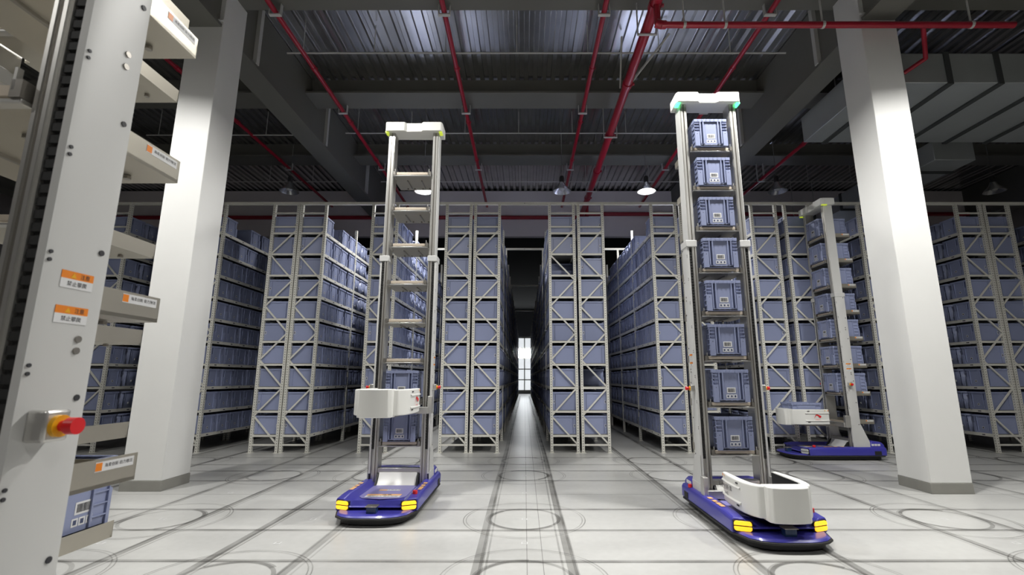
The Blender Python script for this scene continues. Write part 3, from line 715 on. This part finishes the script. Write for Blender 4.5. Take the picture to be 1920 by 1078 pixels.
        for z in (1.60, 1.69):
            y = s*0.3785
            def stick(b):
                y2 = s*0.3795
                b.box(-0.045, min(y, y2), z+0.012, 0.045, max(y, y2), z+0.032, 'orange'); b.box(-0.045, min(y, y2), z-0.012, 0.045, max(y, y2), z+0.012, 'label_white')
                xd = (-s, 0, 0)
                b.text('注意', frame_M((-s*0.02, s*0.3800, z+0.021), xd, (0, 0, 1), 0.014), 'ink'); b.text('禁止攀爬', frame_M((0, s*0.3800, z-0.001), xd, (0, 0, 1), 0.014), 'ink')
                t = 0.008; cx = s*0.012
                b.add([(cx-t, s*0.3800, z+0.015), (cx+t, s*0.3800, z+0.015), (cx, s*0.3800, z+0.029)], [(0, 1, 2)], 'yellow')
            P('warning_sticker', 'mast_sticker|%d%.2f' % (s, z), stick)
    def head(b):
        b.box(-0.12, -0.40, 4.84, 0.115, 0.40, 4.975, 'shell')
        for s in (-1, 1): b.prism([(0.115, s*0.40), (0.15, s*0.38), (0.15, s*0.13), (0.115, s*0.10)] if s < 0 else [(0.115, s*0.10), (0.15, s*0.13), (0.15, s*0.38), (0.115, s*0.40)], 4.84, 4.975, 'shell')
    P('head', 'head', head, bevel=0.008)
    for s in (-1, 1): P('status_light', 'status|%s%d' % (led, s), lambda b: b.box(0.03, min(s*0.352, s*0.395), 4.825, 0.13, max(s*0.352, s*0.395), 4.842, led))
    P('lower_crossbar', 'lower_crossbar', lambda b: b.box(-0.02, -0.262, 0.30, 0.07, 0.262, 0.36, 'alu'), bevel=0.004)
    P('white_cover', 'white_cover', lambda b: b.loft([[(0.092 + 0.05*t + 0.05*t**3, y, 0.315-0.135*t) for y in (-0.232, 0.232)] + [(0.082 + 0.05*t + 0.05*t**3, y, 0.315-0.135*t) for y in (0.232, -0.232)] for t in [i/8 for i in range(9)]], 'shell'))
    for s in (-1, 1): P('cover_side', 'cover_side|%d' % s, lambda b: b.add([(0.05, s*0.236, 0.18), (0.21, s*0.236, 0.18), (0.11, s*0.236, 0.30), (0.05, s*0.236, 0.31), (0.05, s*0.256, 0.18), (0.21, s*0.256, 0.18), (0.11, s*0.256, 0.30), (0.05, s*0.256, 0.31)],
                                                  [(0,1,2,3), (7,6,5,4), (0,4,5,1), (1,5,6,2), (2,6,7,3), (3,7,4,0)], 'rubber'))
    for z in TRAY_Z:
        t = obj('tray', part('tray', tray, False), e, (0, 0, z)); t.scale.x = tray_stretch
        obj('front_bar', part('front_bar', lambda b: b.box(0.075, -0.215, -0.040, 0.10, 0.215, -0.006, 'tan').box(0.078, -0.255, -0.064, 0.11, 0.255, -0.050, 'alu')), t, bevel=0.003)
        for s in (-1, 1):
            obj('bracket', part('bracket|%d' % s, lambda b: b.box(0.06, min(s*0.225, s*0.255), -0.05, 0.115, max(s*0.225, s*0.255), 0.0, 'alu_dark').box(0.10, min(s*0.228, s*0.236), -0.03, 0.115, max(s*0.228, s*0.236), 0.035, 'alu')), t)
        s = tray_sticker_side
        if s:
            def ts(b):
                y0, y1 = sorted((s*0.285, s*0.2858)); b.box(-0.395, y0, -0.014, -0.255, y1, 0.014, 'label_white')
                xo = -0.267 if s > 0 else -0.382
                b.box(xo-0.011, y0 - (0.0004 if s < 0 else 0), -0.0115, xo+0.011, y1 + (0.0004 if s > 0 else 0), 0.0115, 'orange')
                b.text('海柔创新 助力物流', frame_M((-0.338 if s > 0 else -0.312, s*0.2863, 0.001), (-s, 0, 0), (0, 0, 1), 0.0125), 'ink')
            obj('name_sticker', part('name_sticker|%d' % s, ts), t)
    # --- lifting fork
    P('carriage', 'carriage|%.2f' % fork_z, lambda b: b.box(0.15, -0.36, fork_z-0.05, 0.205, 0.36, fork_z+0.03, 'alu').box(0.205, -0.10, fork_z-0.05, 0.78, 0.10, fork_z-0.015, 'alu_dark')
      .box(0.098, -0.40, fork_z-0.05, 0.19, -0.345, fork_z+0.16, 'alu').box(0.098, 0.345, fork_z-0.05, 0.19, 0.40, fork_z+0.16, 'alu'), bevel=0.004)
    fk = obj('fork_base', part('fork_base', lambda b: b.prism([(-0.36, -0.235), (0.20, -0.235), (0.25, -0.15), (0.25, 0.15), (0.20, 0.235), (-0.36, 0.235)], -0.012, 0.01, 'rubber')
                                .cyl((0, 0, -0.02), (0, 0, -0.012), 0.17, 'alu_dark', 24).prism([(0.232, -0.17), (0.25, -0.17), (0.25, 0.17), (0.232, 0.17)], 0.01, 0.255, 'rubber')
                                .box(-0.36, -0.236, 0.01, 0.2, -0.226, 0.25, 'rubber').box(-0.36, 0.226, 0.01, 0.2, 0.236, 0.25, 'rubber')), e, (0.76, 0, fork_z), fork_yaw)
    for s in (0, 1):
        obj('shell_arm', part('shell_arm|%d' % s, lambda b: b.prism(HALF[s], -0.01, 0.262, 'shell')), fk, bevel=0.012, seg=3)
        sg = -1 if s == 0 else 1
        for z in (0.045, 0.178):
            out = [(-0.355, 0.277), (-0.2, 0.302), (0.0, 0.310), (0.10, 0.304)]
            obj('ridge', part('ridge|%d' % s, lambda b: b.loft([[(x, sg*(y-0.004), 0.0), (x, sg*(y+0.012), 0.010), (x, sg*(y+0.012), 0.018), (x, sg*(y-0.004), 0.03)] for x, y in out], 'shell')), fk, (0, 0, z))
        obj('side_slot', part('side_slot|%d' % s, lambda b: [b.box(0.02, sg*0.309-0.003, z, 0.06, sg*0.309+0.003, z+0.012, 'ink') for z in (0.030, 0.225)]), fk)
        def end_sticker(b):
            b.box(-0.348, min(sg*0.274, sg*0.2795), 0.228, -0.300, max(sg*0.274, sg*0.2795), 0.250, 'orange'); b.box(-0.285, min(sg*0.28, sg*0.2885), 0.228, -0.235, max(sg*0.28, sg*0.2885), 0.250, 'yellow')
        obj('end_sticker', part('end_sticker|%d' % s, end_sticker), fk)
        cr = crest if s == 0 else (crest if crest == 'logo' else 'logo')
        def mark(b):
            if cr == 'logo':
                swoosh(b, frame_M((-0.12, sg*0.3112, 0.135), (-sg, 0.02, 0), (0, 0, 1), 0.13)); b.text('LI-NING', frame_M((-0.12, sg*0.3112, 0.082), (-sg, 0, 0), (0, 0, 1), 0.026), 'red')
            else:
                b.text('海柔创新·库宝', frame_M((-0.20, sg*0.3092, 0.145), (-sg, 0.04*1, 0), (0, 0, 1), 0.055), 'ink'); b.text('A42', frame_M((-0.20, sg*0.3092, 0.092), (-sg, 0.04, 0), (0, 0, 1), 0.042), 'ink')
        obj('emblem', part('emblem|%s%d' % (cr, s), mark), fk)
    obj('nose', part('nose', lambda b: b.prism([(0.24, -0.184), (0.372, -0.184), (0.404, -0.158), (0.422, -0.09), (0.430, 0.0), (0.422, 0.09), (0.404, 0.158), (0.372, 0.184), (0.24, 0.184)], -0.025, 0.266, 'shell')), fk, bevel=0.008, seg=2)
    return e

R1 = (2.30, 5.53); R2 = (-1.55, 6.24); R3 = (6.03, 9.33); RA = (-1.552, 1.22); RB = (-2.49, 2.24)
DN = -PI/2
robot('tall warehouse robot loaded with crates, standing right of the central aisle', (*R1, 0), DN, 0.25, 0.0, 'led_green', True, 'name')
robot('tall warehouse robot with mostly empty trays, left of the central aisle', (*R2, 0), DN, 1.07, -0.06, 'led_yellow', True, 'logo')
robot('warehouse robot seen side-on carrying crates, beside the right pillar', (*R3, 0), PI, 0.62, 0.0, 'led_yellow', False, 'logo')
robot('nearest robot at the left edge, red stop button on its mast', (*RA, 0), DN, 0.25, 0.0, 'led_yellow', True, 'logo')
robot('robot half hidden behind the nearest mast, one crate on its lowest tray', (*RB, 0), DN, 0.25, 0.0, 'led_yellow', True, 'logo', 0, 1.22)
NT = ['lowest', 'second', 'third', 'fourth', 'fifth', 'sixth', 'seventh', 'top']
for k, z in enumerate(TRAY_Z):
    hi_crate((R1[0], R1[1]+0.138, z), 0, f'blue-grey crate on the {NT[k]} tray of the fully loaded robot', 'crates carried by robots')
for k, z in list(enumerate(TRAY_Z))[:2]:
    hi_crate((R2[0], R2[1]+0.138, z), 0, f'blue-grey crate on the {NT[k]} tray of the mostly empty robot', 'crates carried by robots')
for k, z in list(enumerate(TRAY_Z))[1:]:
    hi_crate((R3[0]+0.138, R3[1], z), -PI/2, f'blue-grey crate on the {NT[k]} tray of the side-on robot', 'crates carried by robots')
hi_crate((R3[0]-0.76, R3[1], 0.64), -PI/2, 'blue-grey crate held in the white fork of the side-on robot', 'crates carried by robots')
hi_crate((RB[0]+0.06, RB[1]+0.21, TRAY_Z[0]), 0, 'blue crate with barcode low on the half hidden robot at left', 'crates carried by robots', side_label=True)
